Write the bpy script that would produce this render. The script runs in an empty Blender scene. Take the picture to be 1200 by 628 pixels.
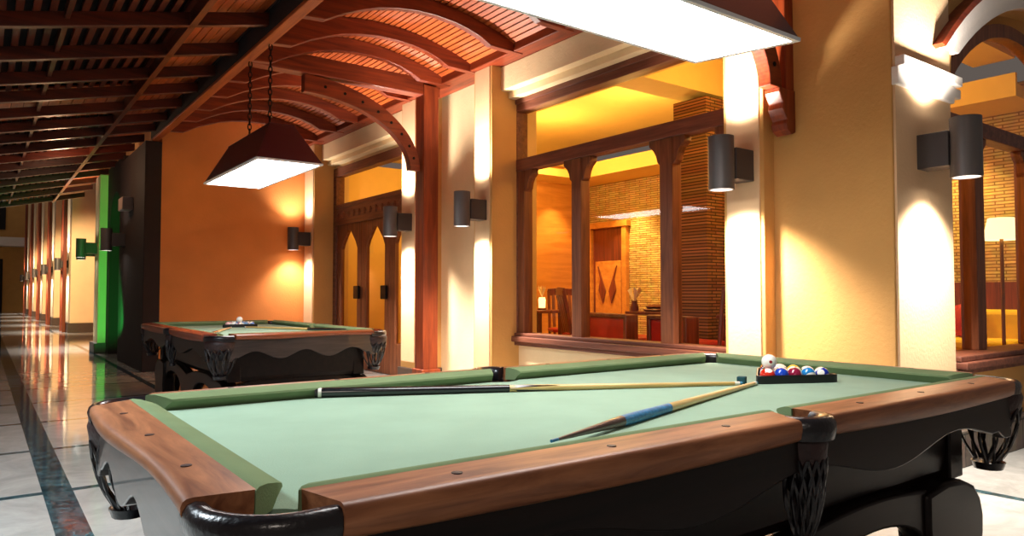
import bpy, bmesh, math, random
from mathutils import Vector, Matrix
random.seed(7)
PI = math.pi
scn = bpy.context.scene
COL = scn.collection

# ------------------------------------------------------------------ helpers
def srgb(r, g, b):
    def c(v):
        v /= 255.0
        return v / 12.92 if v <= .04045 else ((v + .055) / 1.055) ** 2.4
    return (c(r), c(g), c(b), 1.0)

class MB:
    def __init__(s):
        s.v = []; s.f = []
    def add(s, vs, fs):
        o = len(s.v)
        s.v += [tuple(p) for p in vs]
        s.f += [[i + o for i in f] for f in fs]
        return s
    def box(s, x0, x1, y0, y1, z0, z1, M=None):
        vs = [Vector((x, y, z)) for z in (z0, z1) for y in (y0, y1) for x in (x0, x1)]
        if M: vs = [M @ p for p in vs]
        return s.add(vs, [(0, 2, 3, 1), (4, 5, 7, 6), (0, 1, 5, 4), (2, 6, 7, 3), (0, 4, 6, 2), (1, 3, 7, 5)])
    def prism(s, poly, axis, a, b, M=None):
        n = len(poly); vs = []
        for t in (a, b):
            for p, q in poly:
                vs.append(Vector({'X': (t, p, q), 'Y': (p, t, q), 'Z': (p, q, t)}[axis]))
        if M: vs = [M @ p for p in vs]
        fs = [list(range(n))[::-1], list(range(n, 2 * n))]
        for i in range(n):
            j = (i + 1) % n
            fs.append((i, j, j + n, i + n))
        return s.add(vs, fs)
    def rings(s, rings, close=True, caps=True):
        n = len(rings[0]); vs = [p for r in rings for p in r]; fs = []
        for k in range(len(rings) - 1):
            for i in range(n if close else n - 1):
                j = (i + 1) % n
                fs.append((k * n + i, k * n + j, (k + 1) * n + j, (k + 1) * n + i))
        if caps and close:
            fs.append(list(range(n))[::-1])
            fs.append([(len(rings) - 1) * n + i for i in range(n)])
        return s.add(vs, fs)
    def sweep(s, path, sec, up=(0, 0, 1), caps=True, closed=False):
        path = [Vector(p) for p in path]; up = Vector(up); R = []
        N = len(path)
        for i, p in enumerate(path):
            if closed: t = path[(i + 1) % N] - path[i - 1]
            else: t = path[min(i + 1, N - 1)] - path[max(i - 1, 0)]
            t.normalize()
            sd = t.cross(up)
            if sd.length < 1e-5: sd = t.cross(Vector((1, 0.01, 0)))
            sd.normalize(); u = sd.cross(t)
            ss = sec(i / (N - 1)) if callable(sec) else sec
            R.append([p + sd * a + u * b for a, b in ss])
        if closed: R.append(R[0])
        return s.rings(R, caps=caps and not closed)
    def tube(s, path, r, n=8, up=(0, 0, 1), closed=False):
        def sec(t):
            rr = r(t) if callable(r) else r
            return [(rr * math.cos(2 * PI * k / n), rr * math.sin(2 * PI * k / n)) for k in range(n)]
        return s.sweep(path, sec, up, closed=closed)
    def lathe(s, prof, c=(0, 0, 0), n=24, caps=True, M=None):
        R = []
        for r, z in prof:
            ring = [Vector((c[0] + r * math.cos(2 * PI * k / n), c[1] + r * math.sin(2 * PI * k / n), c[2] + z)) for k in range(n)]
            if M: ring = [M @ p for p in ring]
            R.append(ring)
        return s.rings(R, caps=caps)
    def sphere(s, c, r, n=24, m=12, sq=(1, 1, 1)):
        R = []
        for i in range(m + 1):
            a = -PI / 2 + PI * i / m; rr = max(math.cos(a), .004)
            R.append([Vector((c[0] + sq[0] * r * rr * math.cos(2 * PI * k / n), c[1] + sq[1] * r * rr * math.sin(2 * PI * k / n), c[2] + sq[2] * r * math.sin(a))) for k in range(n)])
        return s.rings(R)
    def build(s, name, mat, parent=None, bevel=0, smooth=35, seg=2, mats=None):
        me = bpy.data.meshes.new(name)
        me.from_pydata(s.v, [], s.f)
        bm = bmesh.new(); bm.from_mesh(me)
        bmesh.ops.recalc_face_normals(bm, faces=bm.faces)
        bm.to_mesh(me); bm.free()
        if smooth:
            for p in me.polygons: p.use_smooth = True
            me.set_sharp_from_angle(angle=math.radians(smooth))
        me.materials.append(mat)
        o = bpy.data.objects.new(name, me); COL.objects.link(o)
        if parent is not None: o.parent = parent
        if bevel:
            b = o.modifiers.new('bevel', 'BEVEL'); b.width = bevel; b.segments = seg; b.limit_method = 'ANGLE'; b.angle_limit = math.radians(40)
        return o

def B(x0, x1, y0, y1, z0, z1): return MB().box(x0, x1, y0, y1, z0, z1)
def tag(o, label, cat, group=None):
    o['label'] = label; o['category'] = cat
    if group: o['group'] = group
    return o
def thing(name, label, cat, loc=(0, 0, 0), rz=0, group=None):
    o = bpy.data.objects.new(name, None); o.empty_display_size = .1
    COL.objects.link(o); o.location = loc; o.rotation_euler = (0, 0, rz)
    return tag(o, label, cat, group)
def struct(o):
    o['kind'] = 'structure'; return o
def sempty(name, loc=(0, 0, 0)):
    o = bpy.data.objects.new(name, None); COL.objects.link(o); o.location = loc
    return struct(o)
def copy_tree(o, parent=None):
    c = o.copy(); COL.objects.link(c)
    if parent is not None: c.parent = parent
    for ch in list(o.children): copy_tree(ch, c)
    return c

# ------------------------------------------------------------------ materials
def newmat(name):
    m = bpy.data.materials.new(name); m.use_nodes = True
    nt = m.node_tree; bs = nt.nodes['Principled BSDF']
    return m, nt, bs
def N(nt, typ, **kw):
    n = nt.nodes.new(typ)
    for k, v in kw.items(): setattr(n, k, v)
    return n
def setin(n, **kw):
    for k, v in kw.items(): n.inputs[k.replace('_', ' ')].default_value = v
def plain(name, col, rough=.5, metal=0, spec=.5, noise=0.0, nscale=8, bump=0.0, bscale=60, coat=0, emit=None, estr=0, sheen=0):
    m, nt, bs = newmat(name)
    bs.inputs['Base Color'].default_value = col
    bs.inputs['Roughness'].default_value = rough; bs.inputs['Metallic'].default_value = metal
    bs.inputs['Specular IOR Level'].default_value = spec
    bs.inputs['Coat Weight'].default_value = coat; bs.inputs['Coat Roughness'].default_value = .1
    if sheen: bs.inputs['Sheen Weight'].default_value = sheen
    tc = N(nt, 'ShaderNodeTexCoord')
    if noise:
        t = N(nt, 'ShaderNodeTexNoise'); t.inputs['Scale'].default_value = nscale; t.inputs['Detail'].default_value = 5
        nt.links.new(tc.outputs['Object'], t.inputs['Vector'])
        r = N(nt, 'ShaderNodeValToRGB')
        r.color_ramp.elements[0].position = .3; r.color_ramp.elements[1].position = .7
        r.color_ramp.elements[0].color = [c * (1 - noise) for c in col[:3]] + [1]
        r.color_ramp.elements[1].color = [min(1, c * (1 + noise * .6)) for c in col[:3]] + [1]
        nt.links.new(t.outputs['Fac'], r.inputs['Fac']); nt.links.new(r.outputs['Color'], bs.inputs['Base Color'])
    if bump:
        t2 = N(nt, 'ShaderNodeTexNoise'); t2.inputs['Scale'].default_value = bscale; t2.inputs['Detail'].default_value = 4
        nt.links.new(tc.outputs['Object'], t2.inputs['Vector'])
        b = N(nt, 'ShaderNodeBump'); b.inputs['Strength'].default_value = bump; b.inputs['Distance'].default_value = .01
        nt.links.new(t2.outputs['Fac'], b.inputs['Height']); nt.links.new(b.outputs['Normal'], bs.inputs['Normal'])
    if emit:
        bs.inputs['Emission Color'].default_value = emit; bs.inputs['Emission Strength'].default_value = estr
    return m
def wood(name, c1, c2, rough=.4, scale=(1.5, 22, 22), axis='X', coat=0, spec=.5):
    m, nt, bs = newmat(name)
    tc = N(nt, 'ShaderNodeTexCoord'); mp = N(nt, 'ShaderNodeMapping')
    sc = {'X': (scale[0], scale[1], scale[2]), 'Y': (scale[1], scale[0], scale[2]), 'Z': (scale[1], scale[2], scale[0])}[axis]
    mp.inputs['Scale'].default_value = sc
    nt.links.new(tc.outputs['Object'], mp.inputs['Vector'])
    t = N(nt, 'ShaderNodeTexNoise'); setin(t, Scale=1.0, Detail=6.0, Roughness=.62, Distortion=.7)
    nt.links.new(mp.outputs['Vector'], t.inputs['Vector'])
    r = N(nt, 'ShaderNodeValToRGB')
    r.color_ramp.elements[0].position = .3; r.color_ramp.elements[0].color = c1
    r.color_ramp.elements[1].position = .72; r.color_ramp.elements[1].color = c2
    nt.links.new(t.outputs['Fac'], r.inputs['Fac']); nt.links.new(r.outputs['Color'], bs.inputs['Base Color'])
    b = N(nt, 'ShaderNodeBump'); b.inputs['Strength'].default_value = .12; b.inputs['Distance'].default_value = .004
    nt.links.new(t.outputs['Fac'], b.inputs['Height']); nt.links.new(b.outputs['Normal'], bs.inputs['Normal'])
    bs.inputs['Roughness'].default_value = rough; bs.inputs['Coat Weight'].default_value = coat
    bs.inputs['Specular IOR Level'].default_value = spec
    return m
def emitmat(name, col, strength):
    m, nt, bs = newmat(name)
    bs.inputs['Base Color'].default_value = (.8, .8, .8, 1)
    bs.inputs['Emission Color'].default_value = col; bs.inputs['Emission Strength'].default_value = strength
    return m
def glassmat(name, tint=(1, 1, 1, 1)):
    m, nt, bs = newmat(name); nt.nodes.remove(bs)
    out = nt.nodes['Material Output']
    tr = N(nt, 'ShaderNodeBsdfTransparent'); tr.inputs['Color'].default_value = tint
    gl = N(nt, 'ShaderNodeBsdfGlossy'); gl.inputs['Roughness'].default_value = .02
    fr = N(nt, 'ShaderNodeFresnel'); fr.inputs['IOR'].default_value = 1.45
    mx = N(nt, 'ShaderNodeMixShader')
    nt.links.new(fr.outputs['Fac'], mx.inputs['Fac']); nt.links.new(tr.outputs[0], mx.inputs[1]); nt.links.new(gl.outputs[0], mx.inputs[2])
    nt.links.new(mx.outputs[0], out.inputs['Surface'])
    return m
def stone(name, c1, c2, mortar, axis='X', w=.34, h=.055, bump=.8):
    """stacked ledge stone on a wall whose normal is `axis`"""
    m, nt, bs = newmat(name)
    tc = N(nt, 'ShaderNodeTexCoord'); sp = N(nt, 'ShaderNodeSeparateXYZ'); cb = N(nt, 'ShaderNodeCombineXYZ')
    nt.links.new(tc.outputs['Object'], sp.inputs[0])
    nt.links.new(sp.outputs['Y' if axis == 'X' else 'X'], cb.inputs[0]); nt.links.new(sp.outputs['Z'], cb.inputs[1])
    br = N(nt, 'ShaderNodeTexBrick'); br.offset = .37
    setin(br, Scale=1.0, Color1=c1, Color2=c2, Mortar=mortar)
    br.inputs['Mortar Size'].default_value = .006; br.inputs['Brick Width'].default_value = w; br.inputs['Row Height'].default_value = h
    br.inputs['Bias'].default_value = -.2
    nt.links.new(cb.outputs[0], br.inputs['Vector'])
    no = N(nt, 'ShaderNodeTexNoise'); setin(no, Scale=9.0, Detail=5.0)
    nt.links.new(cb.outputs[0], no.inputs['Vector'])
    mx = N(nt, 'ShaderNodeMix', data_type='RGBA', blend_type='MULTIPLY'); mx.inputs['Factor'].default_value = .55
    nt.links.new(br.outputs['Color'], mx.inputs['A']); nt.links.new(no.outputs['Color'], mx.inputs['B'])
    nt.links.new(mx.outputs['Result'], bs.inputs['Base Color'])
    ad = N(nt, 'ShaderNodeMath', operation='MULTIPLY_ADD'); ad.inputs[1].default_value = -1.0
    nt.links.new(br.outputs['Fac'], ad.inputs[0]); nt.links.new(no.outputs['Fac'], ad.inputs[2])
    b = N(nt, 'ShaderNodeBump'); b.inputs['Strength'].default_value = bump; b.inputs['Distance'].default_value = .03
    nt.links.new(ad.outputs[0], b.inputs['Height']); nt.links.new(b.outputs['Normal'], bs.inputs['Normal'])
    bs.inputs['Roughness'].default_value = .75
    return m
def floormat():
    m, nt, bs = newmat('polished_tiles')
    g = N(nt, 'ShaderNodeTexCoord'); sp = N(nt, 'ShaderNodeSeparateXYZ')
    nt.links.new(g.outputs['Object'], sp.inputs[0])
    def M(op, a, b=None, c=None):
        n = N(nt, 'ShaderNodeMath', operation=op)
        for i, v in enumerate((a, b, c)):
            if v is None: continue
            if isinstance(v, (int, float)): n.inputs[i].default_value = v
            else: nt.links.new(v, n.inputs[i])
        return n.outputs[0]
    X, Y = sp.outputs['X'], sp.outputs['Y']
    wide = M('COMPARE', X, .387, .075)
    fx = M('FLOORED_MODULO', M('SUBTRACT', X, 1.762 - .6875), 1.375)
    thinx = M('COMPARE', fx, .6875, .04)
    thinx = M('MULTIPLY', thinx, M('MULTIPLY', M('GREATER_THAN', X, .9), M('LESS_THAN', X, 4.2)))
    thinx = M('MAXIMUM', thinx, M('COMPARE', X, 4.745, .035))
    fy = M('FLOORED_MODULO', M('SUBTRACT', Y, 5.02 - .6875), 1.385)
    thiny = M('COMPARE', fy, .6875, .036)
    dark = M('MAXIMUM', wide, M('MAXIMUM', thinx, thiny))
    n1 = N(nt, 'ShaderNodeTexNoise'); setin(n1, Scale=2.2, Detail=8.0, Roughness=.65, Distortion=1.2)
    nt.links.new(g.outputs['Object'], n1.inputs['Vector'])
    r1 = N(nt, 'ShaderNodeValToRGB'); e = r1.color_ramp.elements
    e[0].position = .35; e[0].color = srgb(172, 173, 168); e[1].position = .65; e[1].color = srgb(202, 201, 196)
    nt.links.new(n1.outputs['Fac'], r1.inputs['Fac'])
    n2 = N(nt, 'ShaderNodeTexNoise'); setin(n2, Scale=11.0, Detail=8.0, Roughness=.7, Distortion=1.6)
    nt.links.new(g.outputs['Object'], n2.inputs['Vector'])
    r2 = N(nt, 'ShaderNodeValToRGB'); e = r2.color_ramp.elements
    e[0].position = .42; e[0].color = srgb(14, 48, 56); e[1].position = .72; e[1].color = srgb(90, 130, 140)
    nt.links.new(n2.outputs['Fac'], r2.inputs['Fac'])
    # fine joints between the tiles of one light field
    jx = M('COMPARE', M('FLOORED_MODULO', X, .6875), .34, .002); jy = M('COMPARE', M('FLOORED_MODULO', Y, .6925), .30, .002)
    jt = M('MULTIPLY', M('MAXIMUM', jx, jy), .18)
    dk = N(nt, 'ShaderNodeMix', data_type='RGBA'); dk.inputs['B'].default_value = srgb(120, 118, 112)
    nt.links.new(jt, dk.inputs['Factor']); nt.links.new(r1.outputs['Color'], dk.inputs['A'])
    mx = N(nt, 'ShaderNodeMix', data_type='RGBA')
    nt.links.new(dark, mx.inputs['Factor']); nt.links.new(dk.outputs['Result'], mx.inputs['A']); nt.links.new(r2.outputs['Color'], mx.inputs['B'])
    nt.links.new(mx.outputs['Result'], bs.inputs['Base Color'])
    bs.inputs['Roughness'].default_value = .07; bs.inputs['Specular IOR Level'].default_value = .8
    n3 = N(nt, 'ShaderNodeTexNoise'); setin(n3, Scale=3.0, Detail=2.0)
    nt.links.new(g.outputs['Object'], n3.inputs['Vector'])
    b = N(nt, 'ShaderNodeBump'); b.inputs['Strength'].default_value = .05; b.inputs['Distance'].default_value = .02
    nt.links.new(n3.outputs['Fac'], b.inputs['Height']); nt.links.new(b.outputs['Normal'], bs.inputs['Normal'])
    return m
def ballmat(name, col, stripe=False, spot=True, dot=None):
    m, nt, bs = newmat(name)
    tc = N(nt, 'ShaderNodeTexCoord'); sp = N(nt, 'ShaderNodeSeparateXYZ')
    nrm = N(nt, 'ShaderNodeVectorMath', operation='NORMALIZE')
    nt.links.new(tc.outputs['Object'], nrm.inputs[0]); nt.links.new(nrm.outputs[0], sp.inputs[0])
    white = srgb(240, 238, 228)
    fac = None
    def gt(sock, v):
        n = N(nt, 'ShaderNodeMath', operation='GREATER_THAN'); n.inputs[1].default_value = v
        nt.links.new(sock, n.inputs[0]); return n.outputs[0]
    def ab(sock):
        n = N(nt, 'ShaderNodeMath', operation='ABSOLUTE'); nt.links.new(sock, n.inputs[0]); return n.outputs[0]
    facs = []
    if stripe: facs.append(gt(ab(sp.outputs['Z']), .5))
    if spot: facs.append(gt(ab(sp.outputs['X']), .88))
    mx = N(nt, 'ShaderNodeMix', data_type='RGBA'); mx.inputs['A'].default_value = col; mx.inputs['B'].default_value = white
    if dot:
        mx.inputs['A'].default_value = white; mx.inputs['B'].default_value = dot
        facs = [gt(ab(sp.outputs['X']), .975)]
    if len(facs) == 2:
        mm = N(nt, 'ShaderNodeMath', operation='MAXIMUM'); nt.links.new(facs[0], mm.inputs[0]); nt.links.new(facs[1], mm.inputs[1]); f = mm.outputs[0]
    elif facs: f = facs[0]
    else: f = None
    if f is not None: nt.links.new(f, mx.inputs['Factor'])
    else: mx.inputs['Factor'].default_value = 0
    nt.links.new(mx.outputs['Result'], bs.inputs['Base Color'])
    bs.inputs['Roughness'].default_value = .1; bs.inputs['Coat Weight'].default_value = .5
    return m

M = {}
M['floor'] = floormat()
M['cream'] = plain('cream_plaster', srgb(232, 205, 160), .85, noise=.06, nscale=3, bump=.25, bscale=45)
M['gold'] = plain('golden_plaster', srgb(208, 156, 88), .85, noise=.06, nscale=3, bump=.25, bscale=45)
M['orange'] = plain('orange_plaster', srgb(224, 138, 68), .85, noise=.07, nscale=2.5, bump=.25, bscale=45)
M['white'] = plain('white_plaster', srgb(238, 230, 222), .8, noise=.04, nscale=3, bump=.2, bscale=45)
M['face'] = plain('sconce_lit_plaster', srgb(230, 192, 148), .8, noise=.04, nscale=3, bump=.2, bscale=45)  # the golden paint made paler, sconce glare put into the colour
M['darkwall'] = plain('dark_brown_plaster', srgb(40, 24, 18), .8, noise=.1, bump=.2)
M['plinth'] = stone('stone_plinth', srgb(120, 104, 92), srgb(86, 74, 66), srgb(50, 44, 40), 'Y', .5, .22, .5)
M['plinthd'] = plain('dark_plinth', srgb(74, 58, 48), .5, noise=.2, nscale=9)
M['wood_red'] = wood('red_brown_timber_x', srgb(84, 26, 10), srgb(142, 56, 22), .42, axis='X')
M['wood_redY'] = wood('red_brown_timber_y', srgb(84, 26, 10), srgb(142, 56, 22), .42, axis='Y')
M['wood_redZ'] = wood('red_brown_timber_z', srgb(96, 32, 12), srgb(152, 66, 28), .42, axis='Z')
M['wood_beam'] = wood('lamplit_beam', srgb(116, 48, 16), srgb(176, 90, 36), .45, axis='Y')  # tone of the beam's underside with lamplight painted in
M['wood_dark'] = wood('dark_rafter', srgb(40, 13, 7), srgb(90, 32, 14), .36, axis='X')
M['wood_darkY'] = wood('dark_purlin', srgb(46, 16, 8), srgb(104, 40, 17), .36, axis='Y')
M['board'] = wood('orange_boards', srgb(146, 60, 22), srgb(200, 98, 42), .4, axis='Y')
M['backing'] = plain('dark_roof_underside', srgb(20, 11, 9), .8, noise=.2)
M['win_wood'] = wood('window_timber_y', srgb(86, 46, 34), srgb(140, 84, 62), .5, axis='Y')
M['win_woodZ'] = wood('window_timber_z', srgb(92, 48, 28), srgb(150, 90, 56), .5, axis='Z')
M['rail'] = wood('worn_rail_wood', srgb(106, 56, 30), srgb(184, 120, 78), .42, scale=(2.6, 26, 26), axis='X')
M['railY'] = wood('worn_rail_wood_y', srgb(106, 56, 30), srgb(184, 120, 78), .42, scale=(2.6, 26, 26), axis='Y')
M['rail2'] = wood('polished_rail_wood', srgb(120, 40, 16), srgb(176, 74, 34), .35, scale=(2.2, 26, 26), axis='X', coat=.4)
M['rail2Y'] = wood('polished_rail_wood_y', srgb(110, 48, 20), srgb(166, 88, 46), .35, scale=(2.2, 26, 26), axis='Y', coat=.4)
M['cab'] = wood('black_brown_cabinet', srgb(12, 8, 7), srgb(30, 18, 14), .3, axis='X', coat=0, spec=.22)
M['cab_gloss'] = wood('floor_sheen_short_apron', srgb(40, 32, 30), srgb(84, 72, 66), .32, axis='Y', coat=.6)  # lighter than the cabinet, floor reflection painted into the wood tone
M['felt'] = plain('green_felt', srgb(146, 172, 150), .95, noise=.07, nscale=5, bump=.12, bscale=240, spec=.15)
M['cushion'] = plain('shaded_cushion_felt', srgb(116, 134, 96), .95, noise=.09, nscale=7, bump=.12, bscale=240, spec=.15)  # same cloth as the bed, its shading painted as a darker green
M['leather'] = plain('black_leather', srgb(22, 18, 22), .28, noise=.15, nscale=20, bump=.2, bscale=80, coat=.3)
M['leather_m'] = plain('maroon_leather', srgb(52, 30, 28), .5, noise=.35, nscale=24, bump=.4, bscale=60)
M['sconce'] = plain('grey_painted_metal', srgb(104, 98, 96), .45, metal=.35, noise=.03)
M['sconce_dk'] = plain('dark_grey_bracket', srgb(72, 64, 62), .5, metal=.2, noise=.03)
M['lens'] = emitmat('sconce_lens', (1, .95, .86, 1), 25)
M['shade'] = plain('maroon_shade', srgb(66, 18, 30), .4, noise=.05, coat=.2)
M['shade_rim'] = plain('white_shade_rim', srgb(220, 222, 226), .4)
M['diffuser'] = emitmat('lamp_diffuser', (1.0, .97, .95, 1), 15)
M['iron'] = plain('black_iron', srgb(16, 14, 14), .5, metal=.6)
M['glass'] = glassmat('window_glass', (1, .99, .96, 1))
M['cue_wood'] = wood('pale_cue_maple', srgb(186, 150, 84), srgb(222, 190, 124), .3, scale=(3, 60, 60), axis='X', coat=.4)
M['cue_black'] = plain('black_cue_butt', srgb(16, 18, 24), .2, coat=.5, noise=.05)
M['cue_brown'] = wood('brown_cue_butt', srgb(58, 40, 36), srgb(96, 72, 62), .3, axis='X', coat=.3)
M['cue_blue'] = plain('blue_cue_wrap', srgb(40, 120, 170), .45, noise=.4, nscale=60)
M['ferrule'] = plain('ivory_ferrule', srgb(230, 226, 214), .3)
M['tip'] = plain('blue_cue_tip', srgb(60, 130, 160), .8)
M['chalk'] = plain('teal_chalk', srgb(22, 70, 78), .9, noise=.2, nscale=60)
M['plastic'] = plain('black_plastic', srgb(14, 13, 16), .35)
M['brass'] = plain('aged_brass', srgb(150, 110, 60), .35, metal=.9)
# restaurant
M['i_stone'] = stone('stacked_stone', srgb(232, 200, 136), srgb(196, 156, 92), srgb(150, 112, 62), 'X', .23, .034)
M['i_brick'] = stone('brown_stacked_stone', srgb(190, 132, 78), srgb(136, 86, 46), srgb(70, 42, 22), 'Y', .2, .034)
M['i_wood'] = wood('honey_panel', srgb(176, 112, 46), srgb(214, 150, 74), .45, scale=(.9, 6, 9), axis='X')
M['i_ceil'] = plain('yellow_ceiling_paint', srgb(236, 206, 128), .8, noise=.03)
M['i_floor'] = plain('warm_restaurant_floor', srgb(150, 100, 50), .4, noise=.2)
M['i_red'] = plain('red_upholstery', srgb(176, 22, 16), .5, noise=.15)
M['i_dark'] = wood('dark_chair_wood', srgb(80, 34, 18), srgb(140, 66, 38), .4, axis='Z')
M['i_yellow'] = plain('yellow_upholstery', srgb(232, 196, 40), .8, noise=.1)
M['i_shade'] = plain('cream_lampshade', srgb(250, 230, 180), .8, emit=(1, .8, .45, 1), estr=1.6)
M['candle'] = plain('glowing_candle_glass', srgb(250, 220, 160), .4, emit=(1, .6, .2, 1), estr=3)
M['linen'] = plain('white_napkin', srgb(244, 232, 210), .8)
M['speaker'] = plain('pale_grey_box', srgb(150, 130, 120), .6)
M['green_lens'] = emitmat('green_lens', (.05, 1, .2, 1), 12)

# ------------------------------------------------------------------ key numbers (metres, camera stands at x=0,y=0)
CAMZ = 1.16
PX = 4.38      # pilaster face
WX = 4.74      # window wall face
ZT = 3.62      # wall top
YO = 11.85     # orange wall

# ------------------------------------------------------------------ SETTING
struct(B(-9, 13, -5, 62, -.12, 0).build('floor', M['floor'], smooth=0))

# window wall: solid pieces round the two openings
w = MB()
w.box(WX, WX + .25, 3.0, 6.62, 0, .66)
w.box(WX, WX + .25, 3.0, 6.62, 3.28, 4.1)
w.box(WX, WX + .25, 6.30, 8.36, 0, 4.1)
w.box(WX, WX + .25, 8.36, 11.42, 3.22, 4.1)
w.box(WX, WX + .25, 11.42, YO, 0, 4.1)
struct(w.build('wall_right', M['cream'], smooth=0))
# pier of the corner
struct(B(4.5, 5.30, 2.15, 3.0, 0, 4.6).build('wall_corner', M['gold'], bevel=.008, smooth=0))
# pilasters beside the openings
for k, (a, b) in enumerate(((2.975, 3.31), (6.30, 6.645), (7.95, 8.36), (11.41, YO))):
    p = MB(); p.box(PX, WX + .1, a, b, .22, ZT + .3)
    o = struct(p.build('trim_%d' % (k + 1), M['gold'], bevel=.006, smooth=0))
    q = MB(); q.box(PX - .03, WX, a - .03, b + .03, 0, .22)
    q.build('pilaster_base', M['plinthd'], o, bevel=.006, smooth=0)
    c = MB(); c.box(PX - .012, PX + .02, a + .03, b - .03, .3, ZT)  # thin slab in the paler tone, painted sconce light on the pilaster
    c.build('lit_pilaster_face', M['face'], o, bevel=.004, smooth=0)
# lintel boxes over the openings
for k, (a, b) in enumerate(((3.31, 6.30), (8.36, 11.41))):
    p = MB(); p.box(4.50, WX, a, b, 3.36, ZT); p.box(4.60, WX, a, b, 3.29, 3.36)
    struct(p.build('trim_%d' % (k + 5), M['cream'], bevel=.006, smooth=0))
# orange end wall, and its dark corridor side
struct(B(2.16, WX + .2, YO, YO + .3, 0, 4.2).build('wall_back', M['orange'], smooth=0))
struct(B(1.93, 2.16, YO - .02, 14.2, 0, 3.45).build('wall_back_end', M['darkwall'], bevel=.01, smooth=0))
# timber plate on top of the wall
struct(B(4.30, 4.62, 3.0, YO, ZT, ZT + .22).build('trim_7', M['wood_redY'], bevel=.01, smooth=0))

# arched wall facing the camera on the right: front arch, deeper window arch behind it
AF, ZF, RF = 7.40, .349, 3.177        # front arch centre x, z, radius
AC, ZC, RI = 7.01, 1.56, 1.84         # window arch
JX0, JX1 = 5.38, 8.64
def arcf(r, x0, x1, n=28, cx=AF, cz=ZF):
    return [(x0 + (x1 - x0) * i / n, cz + math.sqrt(max(r * r - (x0 + (x1 - x0) * i / n - cx) ** 2, 0))) for i in range(n + 1)]
def arc(r, x0, x1, n=28): return arcf(r, x0, x1, n, AC, ZC)
w = MB()
w.prism([(5.30, 4.6), (5.30, 2.62), (5.38, 2.62)] + arcf(RF, 5.40, 9.40) + [(9.42, 2.6), (9.42, 0), (12, 0), (12, 4.6)], 'Y', 2.17, 2.34)
struct(w.build('wall_front', M['gold'], smooth=0))
w = MB()
w.prism([(5.30, 4.6), (5.30, 0.66), (JX0, .66)] + arc(RI, JX0, JX1) + [(JX1, .66), (9.42, .66), (9.42, 4.6)], 'Y', 2.34, 2.46)
struct(w.build('wall_front_inner', M['gold'], smooth=0))
struct(B(5.30, 9.42, 2.19, 2.46, 0, .66).build('wall_front_sill', M['gold'], smooth=0))
struct(B(4.42, 12, 2.10, 2.19, 0, .24).build('baseboard_front', M['plinth'], bevel=.006, smooth=0))
m = MB()
for r0, r1, y in ((RF, RF + .10, 2.12), (RF + .10, RF + .19, 2.09)):
    m.prism(arcf(r1, 5.40 - (r1 - RF) * 1.6, 9.4) + arcf(r0, 5.40 - (r0 - RF) * 1.6, 9.4)[::-1], 'Y', y, 2.2)
struct(m.build('trim_8', M['white'], smooth=0))
m = MB()
m.prism(arcf(RF + .235, 5.03, 9.4) + arcf(RF + .19, 5.08, 9.4)[::-1], 'Y', 2.07, 2.2)
struct(m.build('trim_9', M['wood_red'], smooth=0))
struct(B(4.515, 5.285, 2.135, 2.2, .24, 4.5).build('wall_pier_face', M['face'], smooth=0))  # paler slab paints the sconce light on the golden pier
m = MB()
m.box(4.505, 5.30, 2.112, 2.3, 2.45, 2.565); m.box(4.52, 5.35, 2.08, 2.3, 2.565, 2.63); m.box(5.2, 5.42, 2.12, 2.34, 2.50, 2.565)
struct(m.build('trim_10', M['white'], bevel=.006, smooth=0))

# ---- ceiling: vault boards between the ribs
RIBP = [(2.07, 3.475), (2.31, 3.49), (2.5, 3.592), (2.65, 3.655), (2.8, 3.708), (3.0, 3.752), (3.2, 3.776), (3.4, 3.778), (3.6, 3.76), (3.75, 3.73), (3.9, 3.682), (4.02, 3.62), (4.42, 3.61)]
def ribz(x):
    for (a, za), (b, zb) in zip(RIBP, RIBP[1:]):
        if a <= x <= b: return za + (zb - za) * (x - a) / (b - a)
    return RIBP[-1][1]
def vz(x):    # vault boarding: smooth arch above the ribs
    t = (x - 2.07) / (4.42 - 2.07)
    return 3.635 + .29 * math.sin(PI * min(max(t, 0), 1)) ** .8 * (1 - .0 * t)
v = MB(); x = 2.08; bw = .062
while x < 4.42:
    x1 = x + bw - .014
    v.add([(x, 1.2, vz(x)), (x1, 1.2, vz(x1)), (x1, YO, vz(x1)), (x, YO, vz(x)), (x, 1.2, vz(x) + .02), (x1, 1.2, vz(x1) + .02), (x1, YO, vz(x1) + .02), (x, YO, vz(x) + .02)],
          [(0, 3, 2, 1), (4, 5, 6, 7), (0, 1, 5, 4), (2, 3, 7, 6), (0, 4, 7, 3), (1, 2, 6, 5)])
    x += bw
struct(v.build('ceiling', M['board'], smooth=0))
v = MB(); xs = [2.0 + 2.7 * i / 24 for i in range(25)]
v.prism([(q, vz(q) + .035) for q in xs] + [(q, vz(q) + .06) for q in xs[::-1]], 'Y', 1.0, YO + .2)
struct(v.build('ceiling_backing', M['backing'], smooth=0))

# ---- lean-to roof over the corridor (falls to the left)
SL = .228; XT, ZT2 = 2.0, 3.55
def rz(x): return ZT2 - SL * (XT - x)
v = MB()
v.prism([(-3.4, rz(-3.4) + .20), (2.05, rz(2.05) + .20), (2.05, rz(2.05) + .23), (-3.4, rz(-3.4) + .23)], 'Y', .5, 21.0)
struct(v.build('ceiling_corridor', M['backing'], smooth=0))
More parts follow.
